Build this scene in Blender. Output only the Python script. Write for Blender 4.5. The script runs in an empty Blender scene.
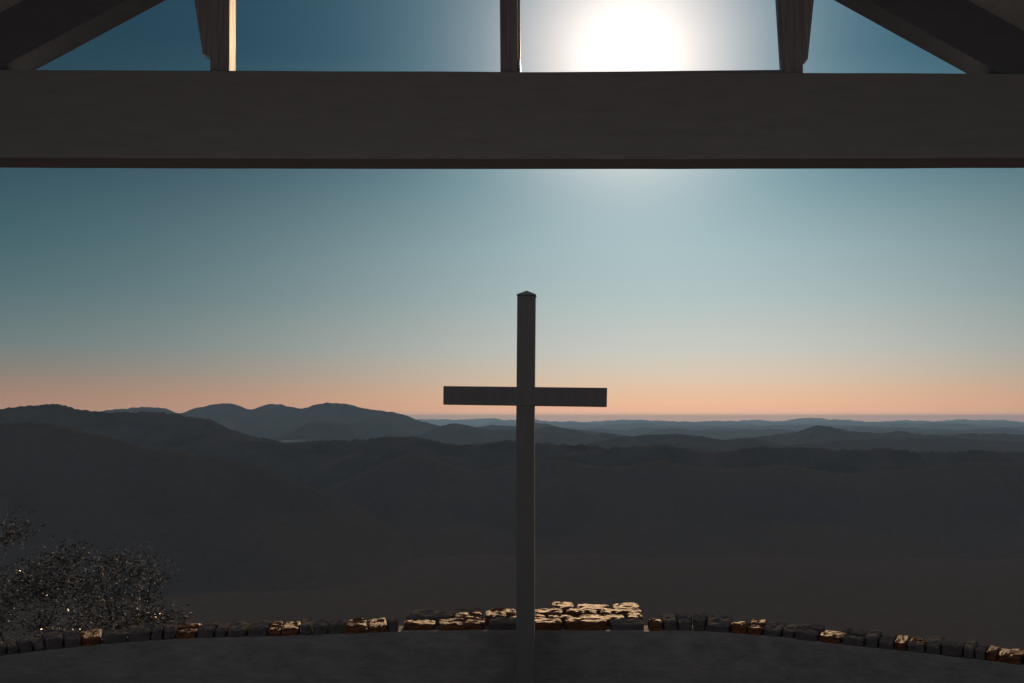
import bpy, bmesh, math, random
from mathutils import Vector, Matrix, noise

R = math.radians
S = bpy.context.scene
COL = S.collection
random.seed(7)

# ------------------------------------------------------------------ camera
EYE = 4.0                      # eye height above the lower terrace (m)
PITCH = R(4.40)
FPX = 35.0 / 36.0 * 1024       # focal length in pixels of the 1024 wide frame
PPX, PPY = 573.0, 341.5        # principal point of the (cropped) photograph
cam_d = bpy.data.cameras.new('camera')
cam_d.lens = 35.0
cam_d.sensor_width = 36.0
cam_d.shift_x = -(PPX - 512) / 1024
cam_d.clip_start = 0.1
cam_d.clip_end = 400000
cam = bpy.data.objects.new('camera', cam_d)
COL.objects.link(cam)
cam.location = (0, 0, EYE)
cam.rotation_euler = (R(90) + PITCH, 0, 0)
S.camera = cam


def slopes(px, py):
    a = (px - PPX) / FPX
    b = -(py - PPY) / FPX
    dy = math.cos(PITCH) - b * math.sin(PITCH)
    dz = math.sin(PITCH) + b * math.cos(PITCH)
    return a / dy, dz / dy


def at(px, py, Y):
    sx, sz = slopes(px, py)
    return Vector((sx * Y, Y, EYE + sz * Y))


# ------------------------------------------------------------------ sky, sun, exposure
_sx, _sz = slopes(629.5, 56)
SUN = Vector((_sx, 1, _sz)).normalized()
SUN_EL = math.asin(SUN.z)
SUN_AZ = math.atan2(SUN.x, SUN.y)

W = bpy.data.worlds.new('World')
S.world = W
W.use_nodes = True
nt = W.node_tree
nt.nodes.clear()


def N(t, **kw):
    n = nt.nodes.new(t)
    for k, v in kw.items():
        setattr(n, k, v)
    return n


def put(sock, v):
    if isinstance(v, bpy.types.NodeSocket):
        nt.links.new(v, sock)
    else:
        sock.default_value = v


def M(op, a, b=None, c=None):
    n = N('ShaderNodeMath', operation=op)
    put(n.inputs[0], a)
    if b is not None:
        put(n.inputs[1], b)
    if c is not None:
        put(n.inputs[2], c)
    return n.outputs[0]


def VM(op, a, b):
    n = N('ShaderNodeVectorMath', operation=op)
    put(n.inputs[0], a)
    put(n.inputs[1], b)
    return n


def gauss_of_dot(d, sigma_deg):            # exp(-(angle/sigma)^2) from the cosine
    s = R(sigma_deg)
    t = M('MULTIPLY', M('SUBTRACT', 1.0, d), -2.0 / (s * s))
    return M('EXPONENT', t)


def ramp(fac, stops):                       # stops: (elevation in degrees, linear rgb)
    n = N('ShaderNodeValToRGB')
    cr = n.color_ramp
    cr.interpolation = 'LINEAR'
    while len(cr.elements) < len(stops):
        cr.elements.new(0.5)
    for e, (deg, c) in zip(cr.elements, stops):
        e.position = 0.1 + math.sin(R(deg)) * 0.9
        e.color = (*c, 1)
    put(n.inputs[0], fac)
    return n.outputs[0]


def scale(c, f):
    n = N('ShaderNodeVectorMath', operation='SCALE')
    put(n.inputs[0], c)
    put(n.inputs['Scale'], f)
    return n.outputs[0]


tc = N('ShaderNodeTexCoord')
D = VM('NORMALIZE', tc.outputs['Generated'], (0, 0, 0)).outputs[0]
sep = N('ShaderNodeSeparateXYZ')
put(sep.inputs[0], D)
flat = N('ShaderNodeCombineXYZ')
put(flat.inputs[0], sep.outputs[0])
put(flat.inputs[1], sep.outputs[1])
Dh = VM('NORMALIZE', flat.outputs[0], (0, 0, 0)).outputs[0]
AZC = SUN_AZ + R(4)
dh = VM('DOT_PRODUCT', Dh, (math.sin(AZC), math.cos(AZC), 0)).outputs['Value']
ds = VM('DOT_PRODUCT', D, tuple(SUN)).outputs['Value']
el = M('MULTIPLY_ADD', sep.outputs[2], 0.9, 0.1)

sky_sun = ramp(el, [(-5.5, (.30, .22, .19)), (-0.6, (1.1, .52, .29)), (0.0, (1.9, .98, .58)), (0.2, (1.52, .77, .44)), (0.6, (1.12, .58, .34)), (1.2, (.91, .55, .345)),
                    (2.4, (.72, .575, .44)), (3.9, (.57, .575, .52)), (6.8, (.41, .50, .50)),
                    (9.6, (.31, .43, .45)), (13.5, (.14, .265, .31)), (20, (.030, .12, .18)), (60, (.03, .07, .12))])
sky_far = ramp(el, [(-5.5, (.12, .09, .09)), (-0.6, (.5, .22, .12)), (0.0, (.90, .38, .19)), (0.2, (.64, .29, .16)), (0.6, (.44, .22, .14)), (1.2, (.35, .195, .135)),
                    (2.4, (.205, .178, .155)), (3.9, (.115, .165, .168)), (6.8, (.052, .120, .135)),
                    (9.6, (.028, .086, .108)), (13.5, (.016, .052, .075)), (20, (.010, .038, .060)), (60, (.012, .03, .06))])
mixn = N('ShaderNodeMix', data_type='RGBA')
put(mixn.inputs[0], gauss_of_dot(dh, 23))
put(mixn.inputs[6], sky_far)
put(mixn.inputs[7], sky_sun)
col = mixn.outputs[2]


def add(c, colour, f):
    return VM('ADD', c, scale(colour, f)).outputs[0]


col = add(col, (.17, .225, .24), gauss_of_dot(ds, 10.5))     # the aureole round the sun
col = add(col, (.80, .56, .44), gauss_of_dot(ds, 5.9))
col = add(col, (.36, .31, .26), gauss_of_dot(ds, 3.9))
col = add(col, (.26, .24, .20), gauss_of_dot(ds, 2.4))
back = N('ShaderNodeMapRange', interpolation_type='SMOOTHSTEP')
put(back.inputs[0], dh)
back.inputs[1].default_value, back.inputs[2].default_value = 0.45, -0.6
col = add(col, (.66, .63, .68), back.outputs[0])            # the open morning sky opposite the sun

nish = N('ShaderNodeTexSky')
nish.sky_type = 'NISHITA'
nish.sun_disc = False
nish.sun_elevation = SUN_EL
nish.sun_rotation = SUN_AZ
nish.altitude = 900
BG = 0.1
graded = N('ShaderNodeMix', data_type='RGBA')
put(graded.inputs[0], 0.985)
put(graded.inputs[6], nish.outputs[0])
put(graded.inputs[7], scale(col, 1.0 / BG))
bg = N('ShaderNodeBackground')
put(bg.inputs[0], graded.outputs[2])
bg.inputs[1].default_value = BG
out = N('ShaderNodeOutputWorld')
nt.links.new(bg.outputs[0], out.inputs[0])

sun_d = bpy.data.lights.new('sun', 'SUN')
sun_d.energy = 3.0
sun_d.angle = R(0.5)
sun_d.color = (1.0, 0.65, 0.36)
sun = bpy.data.objects.new('sun', sun_d)
COL.objects.link(sun)
sun.rotation_euler = (-SUN).to_track_quat('-Z', 'Y').to_euler()
sun.location = (10, 40, 40)

S.view_settings.view_transform = 'Standard'
S.view_settings.look = 'None'
S.view_settings.exposure = 0.0
S.view_settings.gamma = 1.0
S.view_settings.use_curve_mapping = False
S.render.engine = 'CYCLES'
S.cycles.max_bounces = 6
S.cycles.volume_bounces = 0


# ------------------------------------------------------------------ materials
def mat(name, base, rough=0.8, var=0.35, scale_=(1, 1, 1), detail=8.0, bump=0.3, bump_dist=0.01, spec=0.5, tex='noise'):
    m = bpy.data.materials.new(name)
    m.use_nodes = True
    t = m.node_tree
    b = t.nodes['Principled BSDF']
    b.inputs['Roughness'].default_value = rough
    b.inputs['Specular IOR Level'].default_value = spec
    c = t.nodes.new('ShaderNodeTexCoord')
    mp = t.nodes.new('ShaderNodeMapping')
    mp.inputs['Scale'].default_value = scale_
    t.links.new(c.outputs['Object'], mp.inputs[0])
    n = t.nodes.new('ShaderNodeTexNoise')
    n.inputs['Scale'].default_value = 1.0
    n.inputs['Detail'].default_value = detail
    n.inputs['Roughness'].default_value = 0.62
    t.links.new(mp.outputs[0], n.inputs[0])
    r = t.nodes.new('ShaderNodeValToRGB')
    r.color_ramp.elements[0].position = 0.3
    r.color_ramp.elements[1].position = 0.7
    r.color_ramp.elements[0].color = (*[x * (1 - var) for x in base], 1)
    r.color_ramp.elements[1].color = (*[x * (1 + var) for x in base], 1)
    t.links.new(n.outputs[0], r.inputs[0])
    t.links.new(r.outputs[0], b.inputs['Base Color'])
    if bump:
        bp = t.nodes.new('ShaderNodeBump')
        bp.inputs['Strength'].default_value = bump
        bp.inputs['Distance'].default_value = bump_dist
        t.links.new(n.outputs[0], bp.inputs['Height'])
        t.links.new(bp.outputs[0], b.inputs['Normal'])
    return m


MAT = {
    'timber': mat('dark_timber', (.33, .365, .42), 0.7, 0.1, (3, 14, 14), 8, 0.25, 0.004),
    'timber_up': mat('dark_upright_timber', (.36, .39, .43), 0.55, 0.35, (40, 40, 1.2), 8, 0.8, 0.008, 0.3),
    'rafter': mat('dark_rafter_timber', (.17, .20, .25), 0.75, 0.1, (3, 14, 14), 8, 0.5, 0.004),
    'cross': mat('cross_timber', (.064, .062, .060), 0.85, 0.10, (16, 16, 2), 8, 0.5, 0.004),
    'boards': mat('ceiling_boards', (.52, .60, .70), 0.8, 0.12, (8, 1.2, 8), 8, 0.4, 0.004),
    'shingle': mat('roof_shingles', (.06, .058, .056), 0.9, 0.4, (4, 9, 4), 8, 0.6, 0.01),
    'concrete': mat('worn_concrete', (.34, .31, .30), 0.85, 0.2, (2, 2, 2), 10, 0.3, 0.004),
    'pillar': mat('pillar_stone', (.20, .18, .16), 0.85, 0.35, (3, 3, 6), 8, 0.6, 0.02),
    'stone': mat('brown_fieldstone', (.075, .027, .011), 0.52, 0.9, (6, 34, 34), 10, 1.0, 0.09, 0.26),
    'mortar': mat('dark_mortar', (.055, .047, .042), 0.95, 0.3, (14, 14, 14), 8, 0.6, 0.01, 0.2),
    'wall': mat('rubble_wall', (.104, .100, .097), 0.9, 0.22, (3, 3, 6), 8, 0.9, 0.03, 0.3),
    'forest': mat('forest_floor', (.0222, .0180, .0172), 1.0, 0.5, (.004, .004, .004), 12, 0.0, 1, 0.0),
    'earth': mat('dark_forest_ground', (.0305, .0265, .0245), 1.0, 0.15, (.03, .03, .03), 10, 0.0, 1, 0.0),
    'leaf': mat('glossy_leaf', (.045, .036, .020), 0.30, 0.3, (6, 6, 6), 3, 0.15, 0.002, 0.34),
    'leaf_dull': mat('dull_leaf', (.060, .056, .050), 0.75, 0.3, (6, 6, 6), 3, 0.0, 0.002, 0.4),
    'stem': mat('brown_stem', (.04, .03, .022), 0.9, 0.3, (10, 10, 4), 6, 0.4, 0.004, 0.2),
    'dark_stone': mat('dark_fieldstone', (.046, .042, .039), 1.0, 0.3, (12, 12, 12), 8, 0.6, 0.02, 0.05),  # dark colour for the stones that break up the brown rows
    'plinth': mat('plinth_concrete', (.10, .09, .085), 0.9, 0.3, (4, 4, 4), 8, 0.4, 0.01, 0.3),
}

mw = bpy.data.materials.new('lake_water')
mw.use_nodes = True
b = mw.node_tree.nodes['Principled BSDF']
b.inputs['Base Color'].default_value = (.02, .03, .035, 1)
b.inputs['Roughness'].default_value = 0.12
MAT['water'] = mw
MAT['stone'].node_tree.nodes['Principled BSDF'].inputs['Specular Tint'].default_value = (1.0, .72, .50, 1)   # warm colour put into the sun glints on the stones


# ------------------------------------------------------------------ helpers
def link(name, bm, m, parent=None, smooth=False, bevel=0.0, loc=None):
    bmesh.ops.recalc_face_normals(bm, faces=bm.faces)
    me = bpy.data.meshes.new(name)
    if loc is not None:
        bmesh.ops.translate(bm, verts=bm.verts, vec=-Vector(loc))
    bm.to_mesh(me)
    bm.free()
    me.materials.append(MAT[m] if isinstance(m, str) else m)
    if smooth:
        for p in me.polygons:
            p.use_smooth = True
    o = bpy.data.objects.new(name, me)
    if loc is not None:
        o.location = loc
    COL.objects.link(o)
    if parent is not None:
        o.parent = parent
        o.matrix_parent_inverse = Matrix.Identity(4)
        base = Vector(parent.location)
        q = parent.parent
        while q is not None:
            base += Vector(q.location)
            q = q.parent
        me.transform(Matrix.Translation(-base if loc is None else Vector((0, 0, 0))))
        if loc is not None:
            o.location = Vector(loc) - base
    if bevel:
        md = o.modifiers.new('bevel', 'BEVEL')
        md.width = bevel
        md.segments = 2
        md.limit_method = 'ANGLE'
    return o


def thing(name, label, cat, loc=(0, 0, 0), group=None):
    o = bpy.data.objects.new(name, None)
    o.empty_display_size = 0.3
    COL.objects.link(o)
    o.location = loc
    o['label'] = label
    o['category'] = cat
    if group:
        o['group'] = group
    return o


def struct(o):
    o['kind'] = 'structure'
    return o


def box(bm, x0, x1, y0, y1, z0, z1):
    v = [bm.verts.new(p) for p in ((x0, y0, z0), (x1, y0, z0), (x1, y1, z0), (x0, y1, z0),
                                   (x0, y0, z1), (x1, y0, z1), (x1, y1, z1), (x0, y1, z1))]
    for f in ((0, 3, 2, 1), (4, 5, 6, 7), (0, 1, 5, 4), (1, 2, 6, 5), (2, 3, 7, 6), (3, 0, 4, 7)):
        bm.faces.new([v[i] for i in f])
    return bm


def prism(bm, pts, depth):          # pts: front outline at one Y, extruded straight back in Y
    a = [bm.verts.new(p) for p in pts]
    c = [bm.verts.new(Vector(p) + Vector((0, depth, 0))) for p in pts]
    bm.faces.new(a)
    bm.faces.new(list(reversed(c)))
    n = len(pts)
    for i in range(n):
        j = (i + 1) % n
        bm.faces.new((a[i], c[i], c[j], a[j]))
    return bm


def sm(t):
    t = max(0.0, min(1.0, t))
    return t * t * (3 - 2 * t)


def interp(pts, x):                 # smooth monotone-ish cubic through points
    if x <= pts[0][0]:
        return pts[0][1]
    if x >= pts[-1][0]:
        return pts[-1][1]
    for i in range(len(pts) - 1):
        if pts[i][0] <= x <= pts[i + 1][0]:
            x0, y0 = pts[i]
            x1, y1 = pts[i + 1]
            def slope(k):
                if k <= 0 or k >= len(pts) - 1:
                    return 0.0 if k else (pts[1][1] - pts[0][1]) / (pts[1][0] - pts[0][0])
                return (pts[k + 1][1] - pts[k - 1][1]) / (pts[k + 1][0] - pts[k - 1][0])
            h = x1 - x0
            t = (x - x0) / h
            m0, m1 = slope(i) * h, slope(i + 1) * h
            return ((2 * t**3 - 3 * t**2 + 1) * y0 + (t**3 - 2 * t**2 + t) * m0
                    + (-2 * t**3 + 3 * t**2) * y1 + (t**3 - t**2) * m1)


def fbm(x, y, s, oct_=4):
    return noise.fractal(Vector((x * s, y * s, 3.7)), 0.9, 2.0, oct_)


# ------------------------------------------------------------------ terrain
PLAIN = EYE - 560.0


def mound(x, y):
    """Height of the summit the chapel stands on, dropping to the plain."""
    tier = 2.3 * max(0.0, min(1.0, (12.0 - y) / 12.0)) - 0.06
    e = max(0.0, math.hypot(x, (y + 6) * (1.0 if y < -6 else 0.9)) - 23.0)
    drop = -0.52 * e - 1.2 * sm(e / 3)
    far = PLAIN
    h = tier + drop
    k = 60.0
    m = max(h, far)
    r = math.hypot(x, y)
    if r > 60:
        m += sm((r - 60) / 400) * 14 * fbm(x, y, 1 / 420.0)
    if r > 3000:
        m += sm((r - 3000) / 4000) * (22 * fbm(x, y, 1 / 2600.0) + 9 * fbm(x + 99, y, 1 / 600.0))
    return m


bm = bmesh.new()
rings = [0.0]
r = 4.0
while r < 60:
    rings.append(r)
    r += 2.5
while r < 112000:
    rings.append(r)
    r *= 1.055
SEG = 288
prev = None
for r in rings:
    if r == 0:
        cur = [bm.verts.new((0, 5, mound(0, 5)))]
    else:
        cur = [bm.verts.new((r * math.sin(2 * math.pi * k / SEG), 5 + r * math.cos(2 * math.pi * k / SEG),
                             mound(r * math.sin(2 * math.pi * k / SEG), 5 + r * math.cos(2 * math.pi * k / SEG))))
               for k in range(SEG)]
    if prev:
        for k in range(SEG):
            j = (k + 1) % SEG
            if len(prev) == 1:
                bm.faces.new((prev[0], cur[k], cur[j]))
            else:
                bm.faces.new((prev[k], cur[k], cur[j], prev[j]))
    prev = cur
struct(link('ground', bm, 'earth', smooth=True))


def ridge(profile, Y, depth, rough, px_step=2.0, ny=26, seed=0, tree=8.0, m='forest'):
    """A real mountain ridge at distance Y: crest heights from a profile, spurs and hollows fore and aft."""
    bm = bmesh.new()
    x0, x1 = profile[0][0], profile[-1][0]
    nx = int((x1 - x0) / px_step)
    grid = []
    for i in range(nx + 1):
        px = x0 + (x1 - x0) * i / nx
        row = []
        crest = at(px, interp(profile, px), Y)
        for k in range(-ny, ny + 1):
            t = k / ny
            wob = 0.10 * fbm(crest.x + seed * 977, 0, 1.6 / depth, 3)
            y = Y + (t + wob * (1 - abs(t))) * depth
            pxm = Y / FPX
            h = crest.z - PLAIN + pxm * (2.2 * fbm(px, seed * 71.3, 1 / 34.0, 3) + 0.9 * noise.noise(Vector((px / 6.5, seed, 2))))
            s = 1 - abs(t)
            fall = s ** 1.25
            spur = fbm(crest.x + seed * 313, y * 1.0, 2.4 / depth, 5) * rough * h * min(1.0, 2.2 * abs(t)) * s
            fuzz = tree * (noise.noise(Vector((crest.x / 28.0, y / 28.0, seed))) +
                           0.7 * noise.noise(Vector((crest.x / 75.0, y / 75.0, seed + 5.0))))
            z = PLAIN - 30 + (h + 30) * fall + spur + fuzz * s
            row.append(bm.verts.new((crest.x * (y / Y) ** 0.35, y, z)))
        grid.append(row)
    for i in range(nx):
        for k in range(2 * ny):
            bm.faces.new((grid[i][k], grid[i + 1][k], grid[i + 1][k + 1], grid[i][k + 1]))
    return struct(link('hills', bm, m, smooth=True))


# far blue mountains on the left
ridge([(60, 432), (85, 414), (110, 410.5), (130, 409), (150, 407), (165, 408), (180, 413), (188, 411), (198, 407), (212, 404.8), (235, 405), (246, 408.5), (254, 409),
       (262, 406), (275, 404), (290, 407), (303, 407.5), (318, 405), (333, 404), (350, 405.5), (366, 408.5), (382, 410.5),
       (398, 414), (418, 420), (440, 426), (462, 432), (490, 440)], 21000, 3600, 0.28, seed=1, tree=5)
ridge([(225, 446), (250, 441), (275, 438), (292, 434), (306, 424), (322, 421), (340, 424), (362, 432), (376, 436), (395, 433), (410, 436), (430, 443)], 16200, 1700, 0.3, seed=2, tree=6)
ridge([(262, 446), (285, 434), (305, 427), (328, 419.5), (345, 423), (358, 421.5), (372, 420.5), (392, 426), (412, 431), (435, 436), (455, 442)], 18600, 1800, 0.3, seed=18, tree=6)
ridge([(405, 440), (420, 434), (432, 430), (444, 425), (457, 422.5), (470, 425), (482, 429), (493, 431), (510, 431), (530, 430), (545, 428), (553, 426.8), (565, 428.5),
       (580, 432), (592, 434), (607, 432.5), (622, 434), (650, 441)], 16500, 2200, 0.3, seed=3, tree=6)
ridge([(440, 428), (470, 426), (488, 423.5), (500, 424), (515, 426), (530, 425.5), (545, 425.5), (565, 428), (590, 432), (620, 437)], 23500, 2400, 0.25, seed=4, tree=5)
# low ranges fading out on the right
ridge([(520, 428), (570, 423), (620, 424), (680, 422), (740, 425), (800, 423.5), (860, 424), (940, 422.5), (1010, 423.5), (1090, 423), (1200, 428)], 70000, 6000, 0.2, seed=5, px_step=4, tree=4)
ridge([(560, 434), (600, 431), (650, 429), (700, 430), (742, 429), (790, 431), (860, 428.5), (930, 431), (1000, 428), (1060, 429), (1200, 436)], 42000, 4500, 0.2, seed=6, px_step=3, tree=5)
ridge([(720, 441), (752, 438), (775, 434), (795, 431), (808, 427.5), (822, 426), (836, 427.5), (850, 430.5), (868, 431.5), (884, 433), (900, 430.5),
       (915, 432.5), (945, 434), (990, 433), (1040, 435), (1120, 440)], 16000, 2400, 0.3, seed=7, tree=7)
ridge([(585, 446), (605, 441), (625, 437.5), (650, 434.5), (672, 434.2), (700, 436), (715, 438.5), (735, 438), (760, 440.5), (785, 444), (820, 448)], 11800, 2100, 0.3, seed=8, tree=8)
ridge([(780, 447), (830, 442), (880, 440), (940, 439), (1000, 441), (1060, 440), (1160, 446)], 12600, 2200, 0.3, seed=9, tree=8)
rl = random.Random(5)
for i_, (Y_, lift_, xa, xb) in enumerate([(98000, 3.6, 400, 1200), (90000, 3.9, 600, 1220), (80000, 3.0, 480, 1200), (55000, 3.5, 520, 1180), (48000, 4.2, 640, 1180), (36000, 5.0, 560, 1000), (31000, 6.5, 640, 1180),
                                          (27000, 7.0, 820, 1200), (19000, 9.0, 640, 960), (17500, 9.5, 850, 1200), (12500, 14, 560, 900)]):
    base_y = 418 + 560 * FPX / Y_
    prof = [(xa, base_y + 1)]
    px = xa + rl.uniform(12, 30)
    while px < xb - 10:
        prof.append((px, base_y - lift_ * rl.uniform(.35, 1.25)))
        px += rl.uniform(22, 62)
    prof.append((xb, base_y + 1))
    ridge(prof, Y_, 0.075 * Y_ + 900, 0.25, seed=20 + i_, px_step=2.5, ny=14, tree=5)
# the dark mountain on the left
ridge([(-120, 418), (-60, 412), (0, 409.5), (18, 407.5), (38, 405.5), (55, 405), (66, 406.8), (76, 410.5), (90, 411.2), (104, 410.6), (118, 413), (145, 412.5), (172, 413.5),
       (192, 415.5), (206, 419), (224, 426), (243, 432.5), (258, 437.5), (272, 440), (290, 446), (310, 456)], 8000, 1900, 0.32, px_step=1.2, seed=10, tree=8)
ridge([(110, 452), (135, 446), (160, 440), (182, 435.5), (205, 433.6), (225, 436), (250, 440), (285, 443), (310, 441), (345, 440), (375, 438.5),
       (400, 438), (425, 439.5), (440, 443), (460, 444.5), (480, 444), (500, 441), (520, 441), (545, 443.5), (572, 444), (590, 446), (612, 451), (640, 459)], 7000, 1500, 0.32, px_step=1.2, seed=11, tree=8)
ridge([(520, 462), (560, 454), (600, 449), (632, 447), (655, 446.5), (690, 450), (730, 449.5), (765, 446.5), (800, 446), (830, 449.5), (880, 448.5), (920, 452), (980, 450), (1030, 453), (1120, 458)],
      6600, 1400, 0.3, px_step=1.2, seed=12, tree=8)
# dark nearer foothills that fill the valley
ridge([(-160, 418), (-80, 420), (0, 424), (40, 425), (75, 430), (110, 437), (145, 446), (185, 453), (225, 460), (262, 468), (300, 482), (340, 498), (380, 522), (420, 552), (460, 590), (500, 640)], 4200, 1100, 0.2, px_step=1.2, seed=13, tree=4, m='earth')
ridge([(300, 500), (350, 478), (392, 460), (415, 455), (440, 460), (480, 470), (520, 462), (560, 460), (610, 468), (660, 462), (720, 470), (790, 466),
       (850, 474), (920, 466), (990, 462), (1060, 470), (1150, 480)], 5200, 1300, 0.2, px_step=1.2, seed=14, tree=4, m='earth')

# a thin strip of lake between the mountains
LK = at(279, 441.4, 13600)
ring, shelf = [], []
bm = bmesh.new()
for k in range(48):
    t = 2 * math.pi * k / 48
    w = 1 + 0.18 * math.sin(3 * t) + 0.1 * math.sin(5 * t + 1)
    ring.append(bm.verts.new((LK.x + math.cos(t) * w * 330, LK.y + math.sin(t) * w * 900, LK.z)))
bm.faces.new(ring)
struct(link('lake', bm, 'water'))
bm = bmesh.new()
prev = None
for q, (sc_, dz) in enumerate(((0.0, -4), (1.5, -4), (2.0, -14), (3.2, -90), (4.6, LK.z * -1 + PLAIN - 30))):
    cur = [bm.verts.new((LK.x + math.cos(2 * math.pi * k / 48) * 330 * sc_ * (1 + .08 * math.sin(5 * k)), LK.y + math.sin(2 * math.pi * k / 48) * 900 * sc_ * .62 * (1.6 if q < 2 else 1.2), LK.z + dz)) for k in range(48 if q else 1)]
    if prev:
        for k in range(48):
            m_ = (k + 1) % 48
            bm.faces.new((prev[0], cur[k], cur[m_]) if len(prev) == 1 else (prev[k], cur[k], cur[m_], prev[m_]))
    prev = cur
struct(link('hills', bm, 'forest', smooth=True))

# the morning haze that lies over the lowland
mh = bpy.data.materials.new('morning_haze')
mh.use_nodes = True
t_ = mh.node_tree
t_.nodes.clear()
pv = t_.nodes.new('ShaderNodeVolumePrincipled')
pv.inputs['Color'].default_value = (.34, .56, .76, 1)
pv.inputs['Density'].default_value = 1.5e-5
pv.inputs['Anisotropy'].default_value = 0.0
mo = t_.nodes.new('ShaderNodeOutputMaterial')
t_.links.new(pv.outputs[0], mo.inputs['Volume'])
bm = bmesh.new()
box(bm, -120000, 120000, -120000, 120000, PLAIN - 120, EYE + 300)
hz = link('haze', bm, mh)
hz['kind'] = 'stuff'

# ------------------------------------------------------------------ chapel
chapel = thing('chapel', 'dark open timber chapel roof truss framing the sunrise view from inside', 'chapel', (0, 4, 0))
YB = 8.0
# tie beam
bm = bmesh.new()
L0, L1 = at(-260, 169, YB), at(1300, 169, YB)
zt, zb = at(512, 71.5, YB).z, at(512, 169.3, YB + .34).z
n = 40
secs = []
for i in range(n + 1):
    x = L0.x + (L1.x - L0.x) * i / n
    tpx = x / YB * FPX + PPX
    top = zt - 0.016 * (tpx - 512) / 512 + 0.004 * noise.noise(Vector((x * 1.3, 0, 0)))
    bot = zb - 0.000 + 0.010 * ((tpx - 540) / 512) ** 2 + 0.003 * noise.noise(Vector((x * 1.7, 4, 0)))
    secs.append([bm.verts.new((x, YB, bot)), bm.verts.new((x, YB, top)), bm.verts.new((x, YB + .34, top)), bm.verts.new((x, YB + .34, bot))])
for i in range(n):
    for k in range(4):
        j = (k + 1) % 4
        bm.faces.new((secs[i][k], secs[i + 1][k], secs[i + 1][j], secs[i][j]))
bm.faces.new(secs[0])
bm.faces.new(list(reversed(secs[-1])))
beam = link('tie_beam', bm, 'timber', chapel, bevel=0.008)
# shim plate on the beam between king and queen post
bm = bmesh.new()
prism(bm, [at(521, 74, YB + .03), at(521, 72.4, YB + .03), at(781, 69.8, YB + .03), at(781, 75, YB + .03)], 0.24)
link('shim_plate', bm, 'timber', chapel)

# posts and their braces
YP = YB + 0.04


def post(pts, depth, name='queen_post', yaw=0.0, label=None):
    bm = bmesh.new()
    prism(bm, [at(x, y, YP) for x, y in pts], depth)
    o = link(name, bm, 'timber_up', chapel, bevel=0.006)
    if label:
        o['label'] = label
    return o


q1 = post([(210, 74), (210, 56), (211, -40), (229.6, -40), (229, 74)], 0.165, label='queen post with its right side lit gold by the sun')
bm = bmesh.new()
prism(bm, [at(x, y, YP + .02) for x, y in [(202.6, 54), (210.6, 56), (211.2, -44), (184.5, -44), (194, 0)]], 0.12)
link('brace', bm, 'timber_up', q1, bevel=0.005)
post([(500.4, 75), (498.2, -180), (516.4, -180), (517.8, 75)], 0.20, 'king_post')
bm = bmesh.new()
prism(bm, [at(x, y, YP) + Vector((0, .203, 0)) for x, y in [(512, 74), (511, -178), (517.6, -178), (519.3, 74)]], .03)
link('batten', bm, 'timber_up', chapel)
bm = bmesh.new()
prism(bm, [at(x, y, YP) + Vector((0, .002, 0)) for x, y in [(518.0, 58.5), (520.0, 58.5), (520.2, 74), (518.1, 74)]], .19)
link('foot_shade_block', bm, 'timber_up', chapel)  # block added to end the sunlit strip above the post's foot
q2 = post([(781.6, 75), (777, 0), (773.6, -50), (803.6, -50), (803, 61), (803.3, 75)], 0.07)
bm = bmesh.new()
prism(bm, [at(x, y, YP + .02) for x, y in [(802.6, 60.5), (808, 59), (814, 0), (819, -46), (803.2, -46)]], 0.12)
link('brace', bm, 'timber_up', q2, bevel=0.005)

# rafters of the truss: lower edges run through the two lower corners of the openings
apex = (505, -181)


def raft(p, q, up):
    a, c = at(*p, YB + .30), at(*q, YB + .30)
    a.y = c.y = YB + .02
    d = (c - a).normalized()
    e = a - d * 2.6
    nrm = Vector((-d.z, 0, d.x))
    if nrm.z < 0:
        nrm = -nrm
    bm = bmesh.new()
    prism(bm, [e, c, c + Vector((0, 0, up / max(nrm.z, .1))), e + Vector((0, 0, up / max(nrm.z, .1)))], 0.28)
    return bm, a, c, d


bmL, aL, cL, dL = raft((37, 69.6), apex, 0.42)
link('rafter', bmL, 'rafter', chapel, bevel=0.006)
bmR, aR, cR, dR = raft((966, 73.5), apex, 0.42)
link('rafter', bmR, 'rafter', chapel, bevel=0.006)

# the two roof slopes: boards below, shingles above
lift = Vector((0, 0, .48))
for a, c, d in ((aL, cL, dL), (aR, cR, dR)):
    e = a - d * 3.1
    p0, p1 = e + lift, c + lift
    bm = bmesh.new()
    th = Vector((0, 0, .06))
    th2 = Vector((0, 0, .12))
    y0, y1 = -9.0, YB + .75
    prism(bm, [Vector((p0.x, y0, p0.z)), Vector((p1.x, y0, p1.z)), Vector((p1.x, y0, p1.z)) + th, Vector((p0.x, y0, p0.z)) + th], y1 - y0)
    rs = link('roof_slope', bm, 'boards', chapel)
    bm = bmesh.new()
    prism(bm, [Vector((p0.x, y0 - .1, p0.z)) + th * 1.05, Vector((p1.x, y0 - .1, p1.z)) + th * 1.05, Vector((p1.x, y0 - .1, p1.z)) + th2, Vector((p0.x, y0 - .1, p0.z)) + th2], y1 - y0 + .15)
    link('shingles', bm, 'shingle', rs)
bm = bmesh.new()
box(bm, cL.x - .09, cL.x + .09, -9, YB + .7, cL.z + .06, cL.z + .40)
link('ridge_beam', bm, 'timber', chapel)
# posts outside the picture that carry the truss
for sx in (-6.5, 5.4):
    for y in (YB - .03, 0.2, -7.6):
        bm = bmesh.new()
        box(bm, sx - .24, sx + .24, y - .03, y + .42, -0.02 if y > 6 else 2.0, zb - 0.012 if y > 6 else zb + .12)
        link('pillar', bm, 'pillar', chapel, bevel=0.015)
for sx in (-6.5, 5.4):
    bm = bmesh.new()
    box(bm, sx - .16, sx + .16, -8.6, YB - .05, zb + .13, zb + .43)
    link('eave_beam', bm, 'timber', chapel, bevel=0.01)

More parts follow.
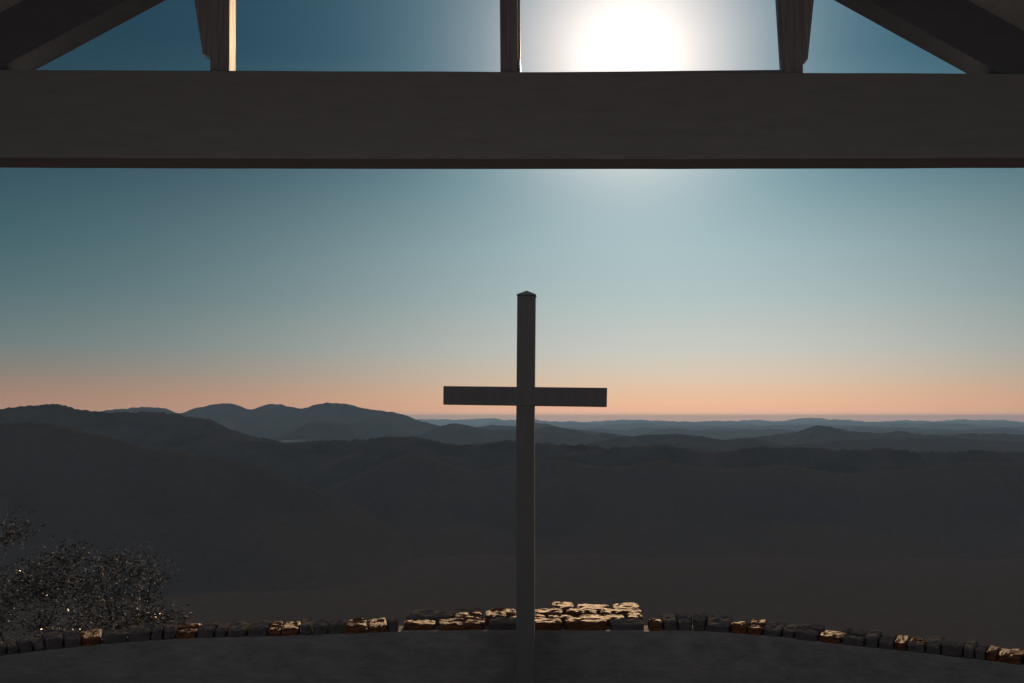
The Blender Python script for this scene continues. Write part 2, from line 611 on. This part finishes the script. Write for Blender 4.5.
# stepped floor of the chapel
bm = bmesh.new()
steps = 10
z = 2.4
outl = [(-9.0, 2.4)]
y = 0.9
outl = [Vector((-5.6, -9.0, -.5)), Vector((-5.6, -9.0, 2.4))]
for k in range(steps):
    outl.append(Vector((-5.6, y, z)))
    z -= 0.24
    outl.append(Vector((-5.6, y, max(z, 0.0))))
    y += 1.0
outl.append(Vector((-5.6, 10.6, 0.02)))
outl.append(Vector((-5.6, 10.6, -.5)))
f0 = [bm.verts.new(p) for p in outl]
f1 = [bm.verts.new(p + Vector((10.1, 0, 0))) for p in outl]
bm.faces.new(f0)
bm.faces.new(list(reversed(f1)))
for i in range(len(f0)):
    j = (i + 1) % len(f0)
    bm.faces.new((f0[i], f1[i], f1[j], f0[j]))
struct(link('floor', bm, 'concrete'))


# ------------------------------------------------------------------ stonework in front of the cross
def stone(bm, corners, z, th, rng, lean=0.0):
    """One irregular flat stone from four plan corners (x, y), with a broken top and worn edges."""
    n = 9
    tilt = Vector((rng.uniform(-.03, .03), rng.uniform(-.07, .07) + lean, 0))
    off = Vector((rng.uniform(0, 90), rng.uniform(0, 90), 0))
    cx = sum(c[0] for c in corners) / 4
    cy = sum(c[1] for c in corners) / 4
    dz = rng.uniform(-.025, .02)
    g = []
    for i in range(n + 1):
        row = []
        for k in range(n + 1):
            u, v = i / n, k / n
            # pull the outline in at the corners so the stone is rounded
            uu, vv = u * 2 - 1, v * 2 - 1
            q = 1 - 0.10 * (uu * uu * vv * vv) - 0.04 * rng.random()
            uu *= q
            vv *= q
            u2, v2 = (uu + 1) / 2, (vv + 1) / 2
            x = (corners[0][0] * (1 - u2) + corners[1][0] * u2) * (1 - v2) + (corners[3][0] * (1 - u2) + corners[2][0] * u2) * v2
            y = (corners[0][1] * (1 - u2) + corners[1][1] * u2) * (1 - v2) + (corners[3][1] * (1 - u2) + corners[2][1] * u2) * v2
            edge = max(abs(uu), abs(vv))
            zz = z + dz + tilt.x * (x - cx) + tilt.y * (y - cy) + 0.020 * noise.noise(Vector((x * 5, y * 8, 0)) + off) + 0.022 * noise.noise(Vector((x * 11, y * 26, 5)) + off)
            if edge > .8:
                zz -= 0.014
            row.append(bm.verts.new((x, y, zz)))
        g.append(row)
    for i in range(n):
        for k in range(n):
            bm.faces.new((g[i][k], g[i + 1][k], g[i + 1][k + 1], g[i][k + 1]))
    rim = [g[i][0] for i in range(n + 1)] + [g[n][k] for k in range(1, n + 1)] + [g[i][n] for i in range(n - 1, -1, -1)] + [g[0][k] for k in range(n - 1, 0, -1)]
    low = [bm.verts.new((p.co.x, p.co.y, z - th)) for p in rim]
    for i in range(len(rim)):
        j = (i + 1) % len(rim)
        bm.faces.new((rim[i], rim[j], low[j], low[i]))
    bm.faces.new(low)


rng = random.Random(11)
P = at(525, 622, 14.5)
LEDGE = P.z                      # height of the stone ledge above the terrace
# middle: a broad flagged ledge
xl, xr = at(401, 620, 14.6).x, at(646, 620, 14.6).x
plat = thing('stone_platform', 'broad sunlit ledge of rough brown flagstones right behind the foot of the cross', 'stone ledge', ((xl + xr) / 2, 15.1, 0))
bm = bmesh.new()
box(bm, xl + .05, xr - .05, 14.52, 15.40, -0.25, LEDGE - .13)
box(bm, at(528, 620, 14.6).x, xr - .05, 15.402, 15.90, -0.25, LEDGE - .13)
link('base', bm, 'wall', plat, bevel=0.004)
bm = bmesh.new()
row_y = [14.49, 14.80, 15.12, 15.46, 15.94]
for ri in range(4):
    x = xl
    k = 0
    while x < xr - .08:
        w = rng.uniform(.30, .78)
        x2 = min(x + w, xr)
        if xr - x2 < .2:
            x2 = xr
        # the left half only runs three rows deep and its back row is broken
        left = x < at(512, 620, 14.6).x
        if not (left and ri == 3) and not (ri == 3 and rng.random() < .12):
            j = lambda: rng.uniform(-.03, .03)
            g_ = .022
            darker = rng.random() < (.42 if left else .13)  # some stones take the darker colour, more of them on the left
            tgt = bmesh.new() if darker else bm
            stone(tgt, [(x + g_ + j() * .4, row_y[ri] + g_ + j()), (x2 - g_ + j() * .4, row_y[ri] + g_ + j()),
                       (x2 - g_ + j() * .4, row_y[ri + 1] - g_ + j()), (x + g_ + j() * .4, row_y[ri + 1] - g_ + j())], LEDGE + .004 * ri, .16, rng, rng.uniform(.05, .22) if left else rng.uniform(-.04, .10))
            if darker:
                o = link('dark_flagstone', tgt, 'dark_stone', plat)
                o['label'] = 'dark flagstone'
        x = x2
link('flagstones', bm, 'stone', plat)


def side_wall(name, label, pts, dark_px, seed):
    """A low curved stone wall: plan curve from points on its near top edge."""
    rng = random.Random(seed)
    curve = []
    for px, py in pts:
        sx, sz = slopes(px, py)
        Y = (LEDGE - EYE) / sz
        curve.append(Vector((sx * Y, Y, 0)))
    t = thing(name, label, 'stone wall', (curve[len(curve) // 2].x, curve[len(curve) // 2].y, 0))
    # resample
    fine = []
    for i in range(len(curve) - 1):
        for k in range(6):
            fine.append(curve[i].lerp(curve[i + 1], k / 6))
    fine.append(curve[-1])

    def nrm(i):
        d = (fine[min(i + 1, len(fine) - 1)] - fine[max(i - 1, 0)]).normalized()
        nn = Vector((-d.y, d.x, 0))
        return nn if nn.y > 0 else -nn
    TH = .46
    bm = bmesh.new()
    sec = []
    for i, p in enumerate(fine):
        q = p + nrm(i) * TH
        sec.append([bm.verts.new((p.x, p.y, -.3)), bm.verts.new((p.x, p.y, LEDGE - .12)), bm.verts.new((q.x, q.y, LEDGE - .13)), bm.verts.new((q.x, q.y, -.3))])
    for i in range(len(sec) - 1):
        for k in range(4):
            j = (k + 1) % 4
            bm.faces.new((sec[i][k], sec[i + 1][k], sec[i + 1][j], sec[i][j]))
    bm.faces.new(sec[0])
    bm.faces.new(list(reversed(sec[-1])))
    link('wall_body', bm, 'wall', t)

    def on(px):                       # point of the near edge under a pixel column, and its normal
        best = min(range(len(fine) - 1), key=lambda i: abs((fine[i].x + fine[i + 1].x) / 2 / ((fine[i].y + fine[i + 1].y) / 2) - slopes(px, 625)[0]))
        a, c = fine[best], fine[best + 1]
        s = slopes(px, 625)[0]
        den = (c.x - a.x) - s * (c.y - a.y)
        u = (s * a.y - a.x) / den
        return a.lerp(c, u), nrm(best)
    # coping stones in one or two rows; a dark colour is put into runs of them
    bm, dark_stone = bmesh.new(), bmesh.new()
    xs = sorted([p[0] for p in pts])
    x_lo, x_hi = max(xs[0], 648) if xs[0] > 512 - 20 and xs[-1] > 600 else xs[0], xs[-1] if xs[-1] > 600 else min(xs[-1], 399)
    px = x_lo + 1
    while px < x_hi - 3:
        w = rng.uniform(11, 26)
        p2 = min(px + w, x_hi)
        mid_ = (px + p2) / 2
        dark = any(x0 - 3 < mid_ < x1 + 3 for x0, x1 in dark_px)
        for r0, r1 in ((0.0, .21), (.21, .45)) if rng.random() < .6 else ((0.0, .45),):
            a, na = on(px + .5)
            c, nc = on(p2 - .5)
            co = [a + na * (r0 + .02 + rng.uniform(-.01, .015)), c + nc * (r0 + .02 + rng.uniform(-.01, .015)), c + nc * (r1 - .012), a + na * (r1 - .012)]
            stone(dark_stone if dark or rng.random() < .22 else bm, [(v.x, v.y) for v in co], LEDGE + (rng.uniform(-.01, .05) if dark else 0), .15, rng, rng.uniform(.02, .14))
        px = p2
    link('coping', bm, 'stone', t)
    o = link('dark_coping', dark_stone, 'dark_stone', t)
    o['label'] = 'dark coping stones'
    return t


side_wall('stone_wall', 'low curved stone wall running right from the flagged ledge, capped with brown and dark stones', [(524, 622.3), (600, 622.4), (647, 622.9), (690, 622.5), (740, 625.5), (785, 629.5), (828, 634.5), (870, 639), (910, 643), (955, 648), (1000, 653), (1060, 661), (1130, 672)],
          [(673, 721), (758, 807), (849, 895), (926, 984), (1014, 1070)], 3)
side_wall('stone_wall', 'low curved stone wall running left from the flagged ledge past the shrubs', [(523.9, 622.3), (450, 622.5), (400, 623.2), (368, 625), (330, 626), (278, 628), (235, 629), (190, 630), (145, 632.5), (100, 636), (50, 641), (0, 647), (-60, 656)],
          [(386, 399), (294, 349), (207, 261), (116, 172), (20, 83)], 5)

# ------------------------------------------------------------------ the cross
YC = 14.05
foot = at(525.5, 683, YC)
cross = thing('wooden_cross', 'tall dark wooden cross with a pointed top standing before the mountains', 'cross', (foot.x, YC, 0))
bm = bmesh.new()
tl, tr = at(517.2, 295.2, YC), at(535.3, 294.6, YC)
pk = at(526.3, 290.2, YC)
D_ = (tr.x - tl.x)
bl, br = at(516.2, 620, YC).x, at(534.2, 620, YC).x
ringz = [(-.15, bl, br), (at(0, 560, YC).z, bl, br), (at(0, 420, YC).z, at(516.2, 420, YC).x, at(534.2, 420, YC).x), (tl.z, tl.x, tr.x)]
rows = []
for z, x0, x1 in ringz:
    rows.append([bm.verts.new((x0, YC, z)), bm.verts.new((x1, YC, z)), bm.verts.new((x1, YC + D_, z)), bm.verts.new((x0, YC + D_, z))])
for i in range(len(rows) - 1):
    for k in range(4):
        j = (k + 1) % 4
        bm.faces.new((rows[i][k], rows[i][j], rows[i + 1][j], rows[i + 1][k]))
bm.faces.new(rows[0])
bm.faces.new(rows[-1])
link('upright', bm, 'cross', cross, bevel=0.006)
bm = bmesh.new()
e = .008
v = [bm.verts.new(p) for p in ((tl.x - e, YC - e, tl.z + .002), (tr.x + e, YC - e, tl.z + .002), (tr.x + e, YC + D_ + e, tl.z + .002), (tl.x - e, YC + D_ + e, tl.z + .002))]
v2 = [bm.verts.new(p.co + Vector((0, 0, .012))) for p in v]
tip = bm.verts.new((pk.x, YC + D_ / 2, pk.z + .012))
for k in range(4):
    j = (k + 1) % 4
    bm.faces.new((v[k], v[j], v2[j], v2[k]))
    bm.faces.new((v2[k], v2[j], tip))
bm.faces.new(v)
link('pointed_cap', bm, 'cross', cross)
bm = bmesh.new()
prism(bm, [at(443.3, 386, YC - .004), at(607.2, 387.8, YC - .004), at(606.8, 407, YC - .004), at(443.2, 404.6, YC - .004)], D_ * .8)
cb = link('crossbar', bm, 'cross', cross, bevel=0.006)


# ------------------------------------------------------------------ shrubs
def shrub(label, centre, rx, ry, rz, n, leaf, m, seed, group, name='evergreen_shrub', nst=9):
    rng = random.Random(seed)
    t = thing(name, label, 'shrub', centre, group)
    c0 = Vector(centre)
    clumps = []
    for _ in range(50):
        th = rng.uniform(0, 2 * math.pi)
        ph = math.acos(rng.uniform(-.15, 1))
        rr = rng.uniform(.55, 1.0)
        clumps.append((Vector((rx * rr * math.sin(ph) * math.cos(th), ry * rr * math.sin(ph) * math.sin(th), rz * (.12 + .86 * rr * max(0, math.cos(ph))))), rng.uniform(.16, .34)))
    bm = bmesh.new()
    for k in range(nst):
        cl = clumps[k * 3 % len(clumps)][0]
        p0 = Vector((rng.uniform(-.15, .15), rng.uniform(-.15, .15), -.5))
        midp = p0.lerp(cl, .55) + Vector((rng.uniform(-.1, .1), rng.uniform(-.1, .1), .1))
        pts = [(p0, .03), (midp, .02), (cl, .008)]
        prev = None
        for p, w in pts:
            rg = [bm.verts.new(c0 + p + Vector((w * math.cos(a * math.pi / 3), w * math.sin(a * math.pi / 3), 0))) for a in range(6)]
            if prev:
                for a in range(6):
                    bm.faces.new((prev[a], prev[(a + 1) % 6], rg[(a + 1) % 6], rg[a]))
            prev = rg
    link('stems', bm, 'stem', t)
    dull, glossy = bmesh.new(), bmesh.new()
    for q_ in range(n):
        bm = glossy if q_ % 13 == 0 else dull
        cl, cr = clumps[rng.randrange(len(clumps))]
        p = cl + Vector((rng.gauss(0, cr * .6), rng.gauss(0, cr * .6), rng.gauss(0, cr * .5)))
        if p.z < -.3:
            p.z = -.3 + rng.random() * .2
        outw = Vector((p.x / rx, p.y / ry, max(p.z, 0) / rz)).normalized()
        az = rng.uniform(0, 2 * math.pi)
        d = (outw * .7 + Vector((math.cos(az), math.sin(az), rng.uniform(-.35, .35)))).normalized()
        up = (Vector((rng.uniform(-1.3, 1.3), rng.uniform(-1.3, 1.3), 1)))
        s = d.cross(up).normalized()
        u = s.cross(d).normalized()
        L = leaf * rng.uniform(.7, 1.25)
        w = L * rng.uniform(.16, .22)
        b0 = c0 + p
        mid = b0 + d * L * .5 - u * L * .02
        tipv = b0 + d * L - u * L * .12
        vs = [bm.verts.new(q) for q in (b0, mid + s * w + u * w * .3, tipv, mid - s * w + u * w * .3, mid)]
        bm.faces.new((vs[0], vs[1], vs[4]))
        bm.faces.new((vs[1], vs[2], vs[4]))
        bm.faces.new((vs[2], vs[3], vs[4]))
        bm.faces.new((vs[3], vs[0], vs[4]))
    link('foliage', dull, 'leaf_dull', t)
    link('young_leaves', glossy, m, t)
    return t


GR = 'evergreen shrubs behind the left wall'
b1 = at(20, 640, 17.2)
b2 = at(118, 640, 16.6)
shrub('dark evergreen shrub at the left edge of the view, taller and half out of frame', (b1.x, 17.2, b1.z - .6), 1.35, 1.1, 2.55, 9000, .085, 'leaf', 21, GR)
shrub('dark rounded evergreen shrub speckled with golden sun glints behind the left wall', (b2.x, 16.6, b2.z - .6), 1.05, 1.0, 2.25, 8000, .085, 'leaf', 22, GR)
